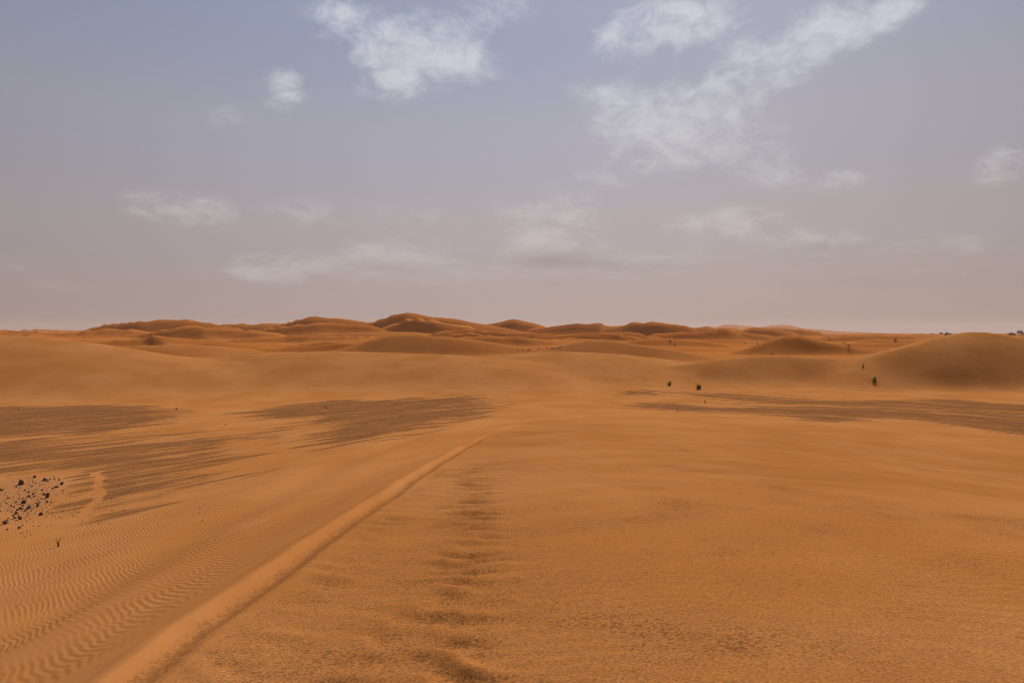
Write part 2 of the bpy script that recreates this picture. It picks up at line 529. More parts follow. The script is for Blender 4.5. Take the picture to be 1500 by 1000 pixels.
def poly_sdf(px, py, poly):
    """signed distance to a polygon, positive inside"""
    d = np.full(px.shape, 1e9)
    ins = np.zeros(px.shape, bool)
    n = len(poly)
    for i in range(n):
        ax, ay = poly[i]
        bx, by = poly[(i + 1) % n]
        ex, ey = bx - ax, by - ay
        wx, wy = px - ax, py - ay
        tt = np.clip((wx * ex + wy * ey) / (ex * ex + ey * ey), 0, 1)
        d = np.minimum(d, (wx - ex * tt) ** 2 + (wy - ey * tt) ** 2)
        c = (ay <= py) != (by <= py)
        with np.errstate(divide='ignore', invalid='ignore'):
            xi = ax + (py - ay) / (by - ay + 1e-12) * ex
        ins ^= c & (px < xi)
    d = np.sqrt(d)
    return np.where(ins, d, -d)


def flat_pt(px, py, z=0.0):
    dx, dz = px_dir(px, py)
    dist = (z - CAM_Z) / dz
    return dx * dist, dist


GRAVEL = [  # outlines of the dark gravel, photo pixels on the flat; strength
    ([(-260, 590), (0, 591), (120, 588), (230, 590), (272, 598), (262, 612), (180, 634), (0, 642), (-260, 650)], 1.0, 0),
    ([(-260, 645), (0, 640), (200, 632), (300, 628), (410, 632), (360, 655), (395, 672), (340, 690), (345, 705), (240, 722), (180, 735), (165, 755), (105, 757), (88, 735), (95, 706), (0, 698), (-260, 720)], 0.74, 0),
    ([(190, 690), (345, 690), (345, 706), (235, 720), (180, 732), (182, 752), (165, 757), (100, 757), (105, 735), (150, 715)], 1.12, 0),
    ([(350, 603), (400, 591), (470, 584), (600, 581), (700, 576), (722, 585), (738, 600), (650, 625), (560, 654), (480, 664), (425, 655), (440, 640), (480, 624), (440, 612), (380, 612)], 1.0, 0),
    ([(300, 640), (430, 620), (440, 640), (400, 650), (330, 652)], 0.7, 0),
    ([(1060, 582), (1150, 588), (1300, 590), (1750, 606), (1750, 655), (1480, 634), (1300, 615), (1200, 618), (1100, 604)], 0.66, 1),
    ([(885, 574), (940, 568), (1000, 568), (1100, 573), (1200, 580), (1280, 583), (1400, 578), (1500, 588), (1750, 606), (1750, 640), (1500, 622), (1400, 606), (1300, 596), (1150, 588), (1060, 580), (980, 572), (900, 575)], 0.98, 1),
    ([(908, 590), (960, 584), (1020, 589), (1100, 592), (1200, 594), (1320, 598), (1460, 610), (1750, 632), (1750, 655), (1560, 645), (1470, 636), (1380, 618), (1310, 614), (1250, 618), (1215, 626), (1160, 614), (1080, 605), (1000, 599), (940, 596)], 1.12, 1),
]


def build_ground():
    rs = radial_steps()
    half = math.radians(52)
    fine = np.linspace(-half, half, 900)
    coarse = np.linspace(half, 2 * math.pi - half, 92)[1:-1]
    th = np.concatenate([fine, coarse])
    nr, nt = len(rs), len(th)
    Rg, Tg = np.meshgrid(rs, th, indexing='ij')
    x = (Rg * np.sin(Tg)).ravel()
    y = (Rg * np.cos(Tg)).ravel()
    z, t, ids, bm_, bars = terrain(x, y)
    # centre point
    x = np.append(x, 0.0)
    y = np.append(y, 0.0)
    z = np.append(z, z[:nt].mean())
    for_attr = lambda a, v: np.append(a, v)
    t = for_attr(t, 2.5)
    ids = for_attr(ids, 1)
    bm_ = for_attr(bm_, 0)
    bars = for_attr(bars, 0)
    r = np.hypot(x, y)
    # faces
    i = np.arange(nr - 1)[:, None]
    j = np.arange(nt)[None, :]
    a = (i * nt + j)
    b = (i * nt + (j + 1) % nt)
    quads = np.stack([a, b, b + nt, a + nt], -1).reshape(-1, 4)
    cidx = nr * nt
    jj = np.arange(nt)
    tris = np.stack([jj, np.full(nt, cidx), (jj + 1) % nt], -1)

    # ---- attributes that say what lies where
    dark = np.full(x.shape, -9.0)
    sel = (y > 12) & (y < 95) & (r < 130)
    gx, gy = x[sel], y[sel]
    wgx = gx + 1.0 * fbm(gx / 4, gy / 4, 201, 3)
    wgy = gy + 1.6 * fbm(gx / 4, gy / 4, 202, 3)
    acc = np.full(gx.shape, -9.0)
    stren = np.zeros(gx.shape)
    for poly, st, sd in GRAVEL:
        pts = [flat_pt(px, py, 0.05) for px, py in poly]
        s = poly_sdf(wgx, wgy, pts) / 2.0
        s = np.minimum(s, 1.05) - (1 - st) * 1.25
        acc = np.maximum(acc, s)
    dark[sel] = acc
    lside = x < 2
    ang = np.where(lside, math.radians(47), math.radians(-40))
    along = x * np.cos(ang) + y * np.sin(ang)
    across = -x * np.sin(ang) + y * np.cos(ang)
    cx_ = -12.0
    near = 1 - sstep(r, 34, 52)
    slopeL = sstep(-t, 0.55, 1.4)
    gsoft = np.clip(1 - np.clip(dark + 0.6, 0, 1), 0, 1)
    ripl = slopeL * near * gsoft * sstep(y, 1, 3)
    ripl = ripl * np.clip(0.68 + 1.3 * fbm(x / 1.7, y / 1.7, 205, 3), 0.08, 1.2)
    ripr = sstep(t, 0.5, 1.5) * (1 - sstep(r, 22, 38)) * np.clip(0.45 + 1.4 * fbm(x / 3.2, y / 2.0, 206, 2), 0, 1.1)
    topm = sstep(t, 0.12, 0.6) * (1 - sstep(r, 26, 48)) * (ids == 1)
    coarse_a = np.clip(0.32 + 0.55 * fbm(x / 1.3, y / 0.9, 207, 4) + 0.25 * fbm(x / 6, y / 4, 208, 2), 0, 1) * topm
    coarse_a = np.clip(coarse_a + bm_ * (0.48 - 0.42 * bars) - 0.0, 0, 1.2)
    lipc = sstep(t, 0.03, 0.12) * np.exp(-((t - 0.22) / 0.17) ** 2) * (1 - sstep(y, 22, 34)) * (r < 60)
    coarse_a = np.maximum(coarse_a, 0.95 * lipc)
    # dark drifts of coarse grains on the right flank
    d1 = np.exp(-((x - (4.1 + 0.22 * (10.5 - y)) + 0.25 * pnoise(x / 1.2, y / 1.2, 211)) / 0.5) ** 2) * sstep(y, 6.5, 8.5) * (1 - sstep(y, 12.5, 16))
    coarse_a = np.maximum(coarse_a, .75 * d1 * np.clip(0.7 + 1.1 * fbm(x / .7, y / .9, 212, 3), 0, 1))
    d2 = np.exp(-((x - (7.8 + 0.84 * (14.4 - y)) + 0.12 * pnoise(x / 2, y / 2, 213)) / 0.16) ** 2) * sstep(y, 5, 10) * (1 - sstep(y, 14, 22))
    coarse_a = np.maximum(coarse_a, 0.42 * d2)
    d3 = sstep(x, 1.6, 4.2) * (1 - sstep(y, 4.5, 7.0)) * (y > 0) * np.clip(0.35 + 0.9 * fbm(x / 1.1, y / .7, 214, 3), 0, .8)
    coarse_a = np.maximum(coarse_a, d3)
    # pale gritty sand round the stones, and a curved track through the gravel
    pale = np.zeros(x.shape)
    sp_ = (y > 14) & (y < 32) & (x < -5) & (x > -25)
    wx_, wy_ = x[sp_] + 0.25 * fbm(x[sp_] / .8, y[sp_] / .8, 215, 3), y[sp_] + 0.35 * fbm(x[sp_] / .8, y[sp_] / .8, 216, 3)
    pale[sp_] = sstep(poly_sdf(wx_, wy_, [flat_pt(*q, 0.05) for q in [(-60, 706), (0, 702), (40, 696), (90, 697), (96, 716), (72, 738), (50, 750), (10, 748), (-60, 742)]]), -0.35, 0.5)

    def stroke(pts, w):
        P_ = [flat_pt(*q, 0.05) for q in pts]
        d = np.full(wx_.shape, 1e9)
        for (ax, ay), (bx, by) in zip(P_[:-1], P_[1:]):
            ex, ey = bx - ax, by - ay
            tt = np.clip(((wx_ - ax) * ex + (wy_ - ay) * ey) / (ex * ex + ey * ey), 0, 1)
            d = np.minimum(d, np.hypot(wx_ - ax - ex * tt, wy_ - ay - ey * tt))
        return np.exp(-(d / w) ** 2)
    cut = np.maximum(stroke([(143, 690), (147, 708), (147, 720), (140, 734), (128, 748), (116, 760)], 0.12), 0.8 * stroke([(60, 742), (90, 732), (125, 722), (146, 714)], 0.17))
    dark[sp_] = dark[sp_] - 2.4 * cut
    dark = dark - 2.2 * pale
    farr = sstep(r, 85, 210)

    # ---- split into named pieces of terrain that share their borders
    fid_q = np.max(ids[quads], axis=1)
    fid_t = np.max(ids[tris], axis=1)
    # smooth vertex normals of the whole sheet
    P = np.stack([x, y, z], -1)
    fn = np.cross(P[quads[:, 1]] - P[quads[:, 3]], P[quads[:, 0]] - P[quads[:, 2]])
    fn = np.where(fn[:, 2:3] < 0, -fn, fn)
    ln = np.linalg.norm(fn, axis=1, keepdims=True)
    vn = np.zeros_like(P)
    fu = fn / np.maximum(ln, 1e-12)
    for kq in range(4):
        for c in range(3):
            vn[:, c] += np.bincount(quads[:, kq], weights=fu[:, c], minlength=len(P))
    vn[cidx] = (0, 0, 1)
    vn /= np.maximum(np.linalg.norm(vn, axis=1, keepdims=True), 1e-9)

    names = ['gravel_flat', 'foreground_dune', 'long_dune', 'dark_dune', 'far_dunes', 'distant_hills']
    labels = ['flat desert floor of orange sand with dark brown gravel patches',
              'broad rippled orange sand dune in the foreground with a sharp ridge line',
              'long low orange sand dune rising behind the gravel flat',
              'tall dark shaded sand dune with rounded top beside the long low dune',
              'field of orange sand dunes reaching to the skyline',
              'hazy pinkish mountains far behind the dune field']
    objs = []
    mat = sand_material()
    for k in range(6):
        q = quads[fid_q == k]
        tr = tris[fid_t == k]
        if len(q) + len(tr) == 0:
            continue
        used = np.unique(np.concatenate([q.ravel(), tr.ravel()]))
        remap = np.full(len(P), -1, np.int64)
        remap[used] = np.arange(len(used))
        me = bpy.data.meshes.new(names[k])
        loops = np.concatenate([remap[q].ravel(), remap[tr].ravel()])
        starts = np.concatenate([np.arange(len(q)) * 4, len(q) * 4 + np.arange(len(tr)) * 3])
        me.vertices.add(len(used))
        me.vertices.foreach_set('co', P[used].astype(np.float32).ravel())
        me.loops.add(len(loops))
        me.loops.foreach_set('vertex_index', loops.astype(np.int32))
        me.polygons.add(len(starts))
        me.polygons.foreach_set('loop_start', starts.astype(np.int32))
        me.update(calc_edges=True)
        me.polygons.foreach_set('use_smooth', np.ones(len(starts), bool))
        me.validate()
        me.normals_split_custom_set_from_vertices(vn[used].tolist())
        for nm, arr in (('gravel', dark), ('ripl', ripl), ('ripr', ripr), ('coarse', coarse_a), ('farr', farr), ('along', along), ('across', across), ('top', topm), ('pale', pale)):
            at = me.attributes.new(nm, 'FLOAT', 'POINT')
            at.data.foreach_set('value', arr[used].astype(np.float32))
        me.materials.append(mat)
        o = bpy.data.objects.new(names[k], me)
        o['kind'] = 'structure'
        o['label'] = labels[k]
        o['category'] = ['ground', 'dune', 'dune', 'dune', 'dunes', 'mountains'][k]
        col.objects.link(o)
        objs.append(o)
    vis = np.abs(np.arctan2(x[quads[:, 0]], y[quads[:, 0]])) < 0.9
    bvh = BVHTree.FromPolygons(P.tolist(), quads[vis].tolist())
    return objs, bvh


def sand_material():
    m = bpy.data.materials.new('desert_sand')
    m.use_nodes = True
    t = NT(m.node_tree)
    t.n.clear()
    pos = t.node('ShaderNodeNewGeometry').outputs['Position']
    x, y, z = t.sep(pos)
    A = {k: t.attr(k).outputs['Fac'] for k in ('gravel', 'ripl', 'ripr', 'coarse', 'farr', 'along', 'across', 'top', 'pale')}
    # --- sand colour
    nA = t.noise(pos, 0.22, 3, 0.6)
    nB = t.noise(pos, 2.4, 3, 0.6)
    sand_a = (0.520, 0.216, 0.068)
    sand_b = (0.452, 0.174, 0.047)
    c = t.mix(t.step(nA, 0.32, 0.68), sand_a, sand_b)
    c = t.mix(t.m('MULTIPLY', t.step(nB, 0.45, 0.75), 0.28), c, (0.405, 0.148, 0.038))
    nF = t.noise(t.comb(t.m('MULTIPLY', x, 0.006), t.m('MULTIPLY', y, 0.02), 0.0), 1.0, 5, 0.6)
    red = t.mix(t.step(nF, 0.3, 0.7), (0.52, 0.186, 0.044), (0.40, 0.124, 0.027))
    c = t.mix(t.m('MULTIPLY', A['farr'], 0.95), c, red)
    # --- coarse dark grains on the windward top
    g1 = t.noise(pos, 42.0, 3, 0.7)
    g2 = t.noise(pos, 15.0, 4, 0.7)
    gr = t.m('MULTIPLY_ADD', g1, 0.6, t.m('MULTIPLY', g2, 0.4))
    thr = t.lin(A['coarse'], 0.0, 1.0, 0.66, 0.42)
    gm = t.m('SUBTRACT', gr, thr)
    gm = t.m('MULTIPLY', t.step(gm, -0.03, 0.09), t.m('MINIMUM', t.m('MULTIPLY', A['coarse'], 2.5), 1.0))
    c = t.mix(t.m('MULTIPLY', gm, 0.62), c, (0.205, 0.085, 0.030))
    c = t.mix(t.m('MULTIPLY', A['coarse'], 0.22, clamp=True), c, (0.30, 0.115, 0.034))
    sp = t.lin(t.m('MULTIPLY_ADD', t.noise(pos, 75.0, 2, 0.6), 0.5, t.m('MULTIPLY', g1, 0.5)), 0.36, 0.62, 1.18, 0.66)
    spk = t.mix(A['top'], (1.0, 1.0, 1.0), t.comb(sp, sp, sp))
    c = t.mix(1.0, c, spk, 'MULTIPLY')
    # --- ripples
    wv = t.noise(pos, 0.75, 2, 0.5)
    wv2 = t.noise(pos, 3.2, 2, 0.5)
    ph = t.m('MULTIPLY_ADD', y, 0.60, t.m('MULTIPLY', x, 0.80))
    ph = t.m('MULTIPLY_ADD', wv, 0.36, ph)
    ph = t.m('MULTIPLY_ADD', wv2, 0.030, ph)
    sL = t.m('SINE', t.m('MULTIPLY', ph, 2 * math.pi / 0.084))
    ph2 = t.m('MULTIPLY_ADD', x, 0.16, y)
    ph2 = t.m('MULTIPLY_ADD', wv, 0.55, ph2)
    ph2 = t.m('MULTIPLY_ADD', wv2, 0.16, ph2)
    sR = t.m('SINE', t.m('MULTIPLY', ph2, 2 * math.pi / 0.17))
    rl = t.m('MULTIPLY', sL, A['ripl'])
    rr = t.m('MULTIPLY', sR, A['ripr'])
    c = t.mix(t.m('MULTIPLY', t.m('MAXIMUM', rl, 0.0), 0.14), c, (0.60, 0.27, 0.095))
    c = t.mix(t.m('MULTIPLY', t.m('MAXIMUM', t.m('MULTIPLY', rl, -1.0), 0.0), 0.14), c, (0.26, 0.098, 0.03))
    # --- gravel with streaks of sand blown over it
    sv = t.comb(t.m('MULTIPLY', A['along'], 0.11), t.m('MULTIPLY', A['across'], 1.15), 0.0)
    s1 = t.noise(sv, 1.0, 8, 0.66, 0.12)
    sv2 = t.comb(t.m('MULTIPLY', A['along'], 0.36), t.m('MULTIPLY', A['across'], 3.0), 4.0)
    s2 = t.noise(sv2, 1.0, 5, 0.65, 0.2)
    sn = t.m('MULTIPLY_ADD', s2, 0.36, t.m('MULTIPLY', s1, 0.99))         # about 0.67 mean
    sn = t.m('MULTIPLY', t.m('SUBTRACT', sn, 0.675), 8.0)
    gv = t.m('ADD', A['gravel'], sn)
    gmask = t.step(gv, -0.05, 0.80)
    pb = t.noise(pos, 12.0, 5, 0.8)
    pb2 = t.noise(sv2, 1.9, 7, 0.75, 0.6)
    gcol = t.mix(t.step(pb, 0.38, 0.64), (0.130, 0.054, 0.020), (0.300, 0.124, 0.046))
    gcol = t.mix(t.m('MULTIPLY', t.step(pb2, 0.44, 0.66), 0.68), gcol, (0.40, 0.172, 0.064))
    c = t.mix(t.m('MULTIPLY', gmask, 0.90), c, gcol)
    pl = t.mix(t.step(pb, 0.40, 0.62), (0.48, 0.220, 0.088), (0.32, 0.142, 0.058))
    c = t.mix(t.m('MULTIPLY', A['pale'], 0.72), c, pl)
    # --- fine grain everywhere
    fg = t.noise(pos, 130.0, 2, 0.6)
    k = t.lin(fg, 0.25, 0.75, 0.90, 1.10)
    c = t.mix(1.0, c, t.comb(k, k, k), 'MULTIPLY')
    # --- relief
    h = t.m('MULTIPLY', rl, 0.0021)
    h = t.m('MULTIPLY_ADD', rr, 0.0016, h)
    h = t.m('MULTIPLY_ADD', t.m('MULTIPLY', gr, t.m('MINIMUM', A['coarse'], 1.0)), 0.012, h)
    h = t.m('MULTIPLY_ADD', t.m('MULTIPLY', pb, t.m('MULTIPLY_ADD', A['gravel'], 0.6, 0.3, clamp=True)), 0.035, h)
    h = t.m('MULTIPLY_ADD', fg, 0.0012, h)
    bump = t.node('ShaderNodeBump')
    bump.inputs['Strength'].default_value = 1.0
    bump.inputs['Distance'].default_value = 1.0
    t.l.new(h, bump.inputs['Height'])
    bs = t.node('ShaderNodeBsdfPrincipled')
    t.l.new(c, bs.inputs['Base Color'])
    bs.inputs['Roughness'].default_value = 0.95
    bs.inputs['Specular IOR Level'].default_value = 0.0
    t.l.new(bump.outputs[0], bs.inputs['Normal'])
    out = t.node('ShaderNodeOutputMaterial')
    t.l.new(bs.outputs[0], out.inputs[0])
    return m


ground_parts, BVH = build_ground()


def hit_px(px, py):
    """where the sight line through a photo pixel meets the ground"""
    dx, dz = px_dir(px, py)
    d = Vector((dx, 1.0, dz)).normalized()
    p, n, i, dist = BVH.ray_cast(Vector((0, 0, CAM_Z)), d)
    return p, n


def ground_z(x, y):
    p, n, i, dist = BVH.ray_cast(Vector((x, y, 400)), Vector((0, 0, -1)))
    return (p.z, n) if p else (0.0, Vector((0, 0, 1)))


# ------------------------------------------------------------------ materials for the things
def simple_mat(name, ca, cb, scale, rough=0.9, bump=0.0, bscale=None, thin=False):
    m = bpy.data.materials.new(name)
    m.use_nodes = True
    t = NT(m.node_tree)
    t.n.clear()
    tc = t.node('ShaderNodeTexCoord').outputs['Object']
    n = t.noise(tc, scale, 5, 0.65)
    c = t.mix(t.step(n, 0.35, 0.65), ca, cb)
    bs = t.node('ShaderNodeBsdfPrincipled')
    t.l.new(c, bs.inputs['Base Color'])
    bs.inputs['Roughness'].default_value = rough
    bs.inputs['Specular IOR Level'].default_value = 0.06
    if bump:
        b = t.node('ShaderNodeBump')
        b.inputs['Distance'].default_value = bump
        t.l.new(t.noise(tc, bscale or scale * 3, 4, 0.7), b.inputs['Height'])
        t.l.new(b.outputs[0], bs.inputs['Normal'])
    out = t.node('ShaderNodeOutputMaterial')
    if thin:
        tr = t.node('ShaderNodeBsdfTranslucent')
        t.l.new(c, tr.inputs[0])
        mx = t.node('ShaderNodeMixShader')
        mx.inputs[0].default_value = 0.45
        t.l.new(bs.outputs[0], mx.inputs[1])
        t.l.new(tr.outputs[0], mx.inputs[2])
        t.l.new(mx.outputs[0], out.inputs[0])
    else:
        t.l.new(bs.outputs[0], out.inputs[0])
    return m


M_ROCK = simple_mat('basalt', (0.080, 0.050, 0.034), (0.170, 0.112, 0.078), 6, 0.8, 0.01, 30)
M_ROCKR = simple_mat('red_brown_stone', (0.085, 0.042, 0.026), (0.160, 0.080, 0.048), 6, 0.85, 0.01, 30)
M_ROCKG = simple_mat('grey_stone', (0.185, 0.132, 0.098), (0.310, 0.228, 0.172), 6, 0.85, 0.01, 30)
M_PALE = simple_mat('pale_stone', (0.40, 0.28, 0.19), (0.58, 0.43, 0.31), 5, 0.85, 0.01, 30)
M_LEAF = simple_mat('shrub_leaf', (0.075, 0.080, 0.022), (0.150, 0.150, 0.042), 3, thin=True)
M_DRY = simple_mat('dry_leaf', (0.150, 0.120, 0.040), (0.280, 0.210, 0.075), 3, thin=True)
M_GRASS = simple_mat('grass_blade', (0.130, 0.130, 0.036), (0.290, 0.250, 0.080), 5, thin=True)
M_STEM = simple_mat('woody_stem', (0.105, 0.065, 0.035), (0.165, 0.105, 0.058), 8)
M_TREE = simple_mat('tree_leaf', (0.040, 0.048, 0.022), (0.080, 0.082, 0.036), 1.2)

rng = random.Random(7)


def new_obj(name, me, parent=None):
    o = bpy.data.objects.new(name, me)
    col.objects.link(o)
    if parent:
        o.parent = parent
    return o


def tag(o, label, cat, group=None):
    o['label'] = label
    o['category'] = cat
    if group:
        o['group'] = group


# ------------------------------------------------------------------ rocks
def rock_mesh(seed, sx, sy, sz, mat):
    """angular broken stone of unit width"""
    r = random.Random(seed)
    bm = bmesh.new()
    for i in range(13):
        u = r.uniform(-1, 1)
        a = r.uniform(0, 2 * math.pi)
        s = math.sqrt(1 - u * u)
        k = r.uniform(0.78, 1.05)
        # push towards a blocky shape
        v = Vector((s * math.cos(a), s * math.sin(a), u))
        mx = max(abs(v.x), abs(v.y), abs(v.z))
        v = v.lerp(v / mx, 0.35) * k
        bm.verts.new((v.x * sx * 0.5, v.y * sy * 0.5, v.z * sz * 0.5))
    res = bmesh.ops.convex_hull(bm, input=bm.verts[:])
    loose = [g for g in res['geom_interior'] if isinstance(g, bmesh.types.BMVert)]
    bmesh.ops.delete(bm, geom=loose, context='VERTS')
    bmesh.ops.bevel(bm, geom=bm.edges[:], offset=0.012, segments=1, affect='EDGES', clamp_overlap=True)
    bmesh.ops.recalc_face_normals(bm, faces=bm.faces[:])
    me = bpy.data.meshes.new('rock')
    bm.to_mesh(me)
    bm.free()
    me.materials.append(mat)
    return me


rock_shapes = {}
for key, mt in (('d', M_ROCK), ('r', M_ROCKR), ('g', M_ROCKG), ('p', M_PALE)):
    rock_shapes[key] = [rock_mesh(100 + i * 7 + ord(key), 1.0, rng.uniform(.7, .95), rng.uniform(.55, .9), mt) for i in range(6)]
slab = [rock_mesh(300 + i, 1.0, 0.7, 0.34, M_ROCK) for i in range(2)]

G1 = 'dark stones scattered on the pale sand patch'
SHARE = 'small dark stone lying among the scattered stones on pale sand'
ROCKS = [  # px, py, width px, height px, kind, own label
    (28, 707, 9.5, 8.5, 'd', 'large dark wedge-shaped rock standing apart on the far edge of the stone scatter'),
    (65, 702, 8, 5, 'd', 'flat dark grey rock at the far edge of the stone scatter'),
    (6.5, 764.5, 10, 7, 'd', 'large peaked grey-black rock lying alone nearest the rippled sand'),
    (58, 752.5, 7.5, 5.5, 'r', 'dark red-brown rock alone on bare sand between the stones and the ripples'),
    (20.5, 757, 6.5, 7, 'd', 'blocky black rock leaning against a paler grey stone'),
    (22, 751.5, 6, 4.5, 'g', 'paler grey stone just behind the blocky black rock'),
    (27.5, 759, 6.5, 5, 'd', 'dark angular rock right beside the blocky black rock'),
    (26.5, 755, 3, 4, 'g', 'upright grey splinter behind a dark angular rock'),
    (39.5, 743, 9, 6, 'g', 'largest grey rock in the middle of the stone scatter'),
    (53.5, 740, 5, 7, 'g', 'tall narrow grey stone standing upright on pale sand'),
    (33.5, 735.5, 7.5, 5, 'd', 'dark flat-topped rock behind the largest grey rock'),
    (68.5, 726, 6.5, 8, 'd', 'tall dark grey rock with a smaller stone at its side'),
    (64, 723.5, 4, 3.5, 'd', 'small stone touching the tall dark grey rock'),
    (81, 713, 7.5, 2.6, 's', 'long thin dark slab lying flat on pale sand'),
    (67.5, 734.5, 5, 4, 'g', 'rounded pale grey stone beyond the tall narrow one'),
    (90, 708, 4.5, 4.5, 'd', 'black stone at the end of the scatter next to the gravel'),
    (1.5, 717, 6, 4.5, 'd', 'dark rock on the sandy strip apart from the scatter'),
    (30, 744, 6, 4.5, 'r', 'brown rock touching the largest grey rock'),
    (41, 726.8, 7, 2.6, 's', 'low flat dark slab in the middle of the scatter'),
    (28, 772, 5, 3.6, 'r', 'brown stone on the ripples beside a smaller dark one'),
    (31.5, 769, 4, 3, 'd', 'small dark stone on the ripples beside a brown one'),
]
for q in [(79.5, 700.5, 4.5, 3.2), (76.5, 715, 3, 2.6), (46.5, 712, 3, 2), (60, 717.3, 4, 2.6), (41, 720, 3.4, 3), (48.5, 723.3, 3.6, 3), (49, 727, 3, 2.4),
          (11, 729, 2.8, 2.6), (23, 735, 3.2, 2.4), (58, 735.4, 3.6, 2.4), (74, 735.4, 3.4, 2.6), (16, 740.5, 3.6, 2.8), (19.5, 742, 3.4, 2.6), (25, 746, 3.8, 2.8),
          (36.5, 747.5, 3.6, 3), (17.5, 749, 3, 2.2), (23, 713.2, 3.4, 2.6), (50, 698.3, 5, 3.4), (38, 699.2, 3, 2), (72.5, 701.5, 3.2, 2), (69, 704.8, 3, 1.8),
          (8, 736.7, 3.4, 2), (10.5, 775, 3.4, 2.2), (38.5, 763.6, 2.4, 1.6), (63, 708.8, 2.4, 1.8), (58, 710.2, 2.2, 2), (36, 717.6, 3.4, 2.4), (92, 718, 3.2, 2.2),
          (33, 729.6, 3, 2), (47.5, 705.2, 2.6, 2), (85.5, 703, 3, 1.8), (52, 707.4, 2.4, 1.8), (43.5, 709, 2.2, 1.8), (33.5, 739.6, 3.6, 2.4), (56.5, 732.6, 2.4, 2.2),
          (0.5, 740.6, 3, 2), (28, 714, 2.8, 2.4), (86.5, 701, 2.6, 1.8), (61.5, 746.8, 2.2, 1.8), (0.8, 748, 2.4, 2), (6, 733, 2.6, 1.6), (46, 748.4, 2.4, 1.5)]:
    ROCKS.append((*q, 'r' if rng.random() < .35 else 'd', None))


def put_rock(px, py, wpx, hpx, kind, label, group, cat='rock'):
    p, n = hit_px(px, py + hpx * 0.40)
    if p is None:
        return
    sc = wpx / F_PX * p.y
    hh = hpx / F_PX * p.y
    me = rng.choice(slab if kind == 's' else rock_shapes[kind])
    o = new_obj('rock', me)
    mz = max(v.co.z for v in me.vertices) - min(v.co.z for v in me.vertices)
    zs = hh / mz * 1.12
    o.scale = (sc, sc * rng.uniform(.8, 1.1), zs)
    o.rotation_euler = (rng.uniform(-.14, .14), rng.uniform(-.14, .14), rng.choice((0, math.pi)) + rng.uniform(-.3, .3))
    o.location = (p.x, p.y + sc * 0.3, p.z + zs * mz * 0.5 * 0.72)
    tag(o, label or SHARE, cat, group)


for (px, py, w_, h_, kd, lb) in ROCKS:
    put_rock(px, py, w_, h_, kd, lb, G1)
for px, py, w_ in [(26, 600, 3.0), (176, 607, 2.4), (258, 598.5, 2.8), (240, 617, 2.0), (395, 609, 2.6), (410, 601, 2.0), (476, 596, 3.0), (478, 598, 2.0), (60, 611, 2), (330, 622, 2)]:
    put_rock(px, py, w_, w_ * .8, 'd', 'lone small dark stone on the brown gravel below the long dune', 'lone stones on the gravel')
for i in range(16):
    px = rng.uniform(752, 826)
    py = 512.2 - (px - 752) / 74 * 3.2 + rng.uniform(-1.2, 1.0)
    put_rock(px, py, rng.uniform(2.2, 4.6), rng.uniform(1.2, 2.0), 'p', 'grey boulder in the hollow behind the long low dune', 'grey boulders behind the long dune', 'boulder')
for px, py, w_ in [(1110, 503, 4), (1132, 517.5, 4), (1092, 502, 3)]:
    put_rock(px, py, w_, 1.6, 'd', 'dark boulder on the sand beyond the long low dune', 'dark boulders beyond the long dune', 'boulder')


# loose pebbles: nobody could count them
def build_pebbles():
    r = random.Random(21)
    verts, faces = [], []
    for i in range(560):
        if i < 420:
            px, py = r.gauss(46, 28), r.gauss(731, 19)
        else:
            px, py = r.uniform(-40, 300), r.uniform(594, 770)
        if py < 592 or py > 790:
            continue
        p, n = hit_px(px, py)
        if p is None:
            continue
        s = r.uniform(0.008, 0.026)
        b = len(verts)
        pts = []
        for (ux, uy, uz) in ((1, 0, 0), (0, 1, 0), (-1, 0, 0), (0, -1, 0), (0, 0, 1), (0, 0, -1)):
            k = s * r.uniform(.6, 1.2)
            verts.append((p.x + ux * k + r.uniform(-.2, .2) * s, p.y + uy * k + r.uniform(-.2, .2) * s, p.z + s * .3 + uz * k * .8))
        for f in ((0, 1, 4), (1, 2, 4), (2, 3, 4), (3, 0, 4), (1, 0, 5), (2, 1, 5), (3, 2, 5), (0, 3, 5)):
            faces.append(tuple(b + q for q in f))
    me = bpy.data.meshes.new('pebbles')
    me.from_pydata(verts, [], faces)
    me.materials.append(M_ROCKR)
    o = new_obj('pebbles', me)
    o['kind'] = 'stuff'
    tag(o, 'tiny dark pebbles strewn over the sand and gravel around the stones', 'pebbles')


build_pebbles()


# ------------------------------------------------------------------ plants
def tube(verts, faces, pts, r0, r1, n=5):
    b0 = len(verts)
    m = len(pts)
    for i, p in enumerate(pts):
        rr = r0 + (r1 - r0) * i / (m - 1)
        tdir = (Vector(pts[min(i + 1, m - 1)]) - Vector(pts[max(i - 1, 0)])).normalized()
        ax = tdir.orthogonal().normalized()
        bx = tdir.cross(ax)
        for k in range(n):
            a = 2 * math.pi * k / n
            verts.append(tuple(Vector(p) + ax * (rr * math.cos(a)) + bx * (rr * math.sin(a))))
    for i in range(m - 1):
        for k in range(n):
            faces.append((b0 + i * n + k, b0 + i * n + (k + 1) % n, b0 + (i + 1) * n + (k + 1) % n, b0 + (i + 1) * n + k))
    faces.append(tuple(b0 + (m - 1) * n + k for k in range(n)))


def mesh_of(name, verts, faces, mat):
    me = bpy.data.meshes.new(name)
    me.from_pydata(verts, [], faces)
    me.materials.append(mat)
    return me


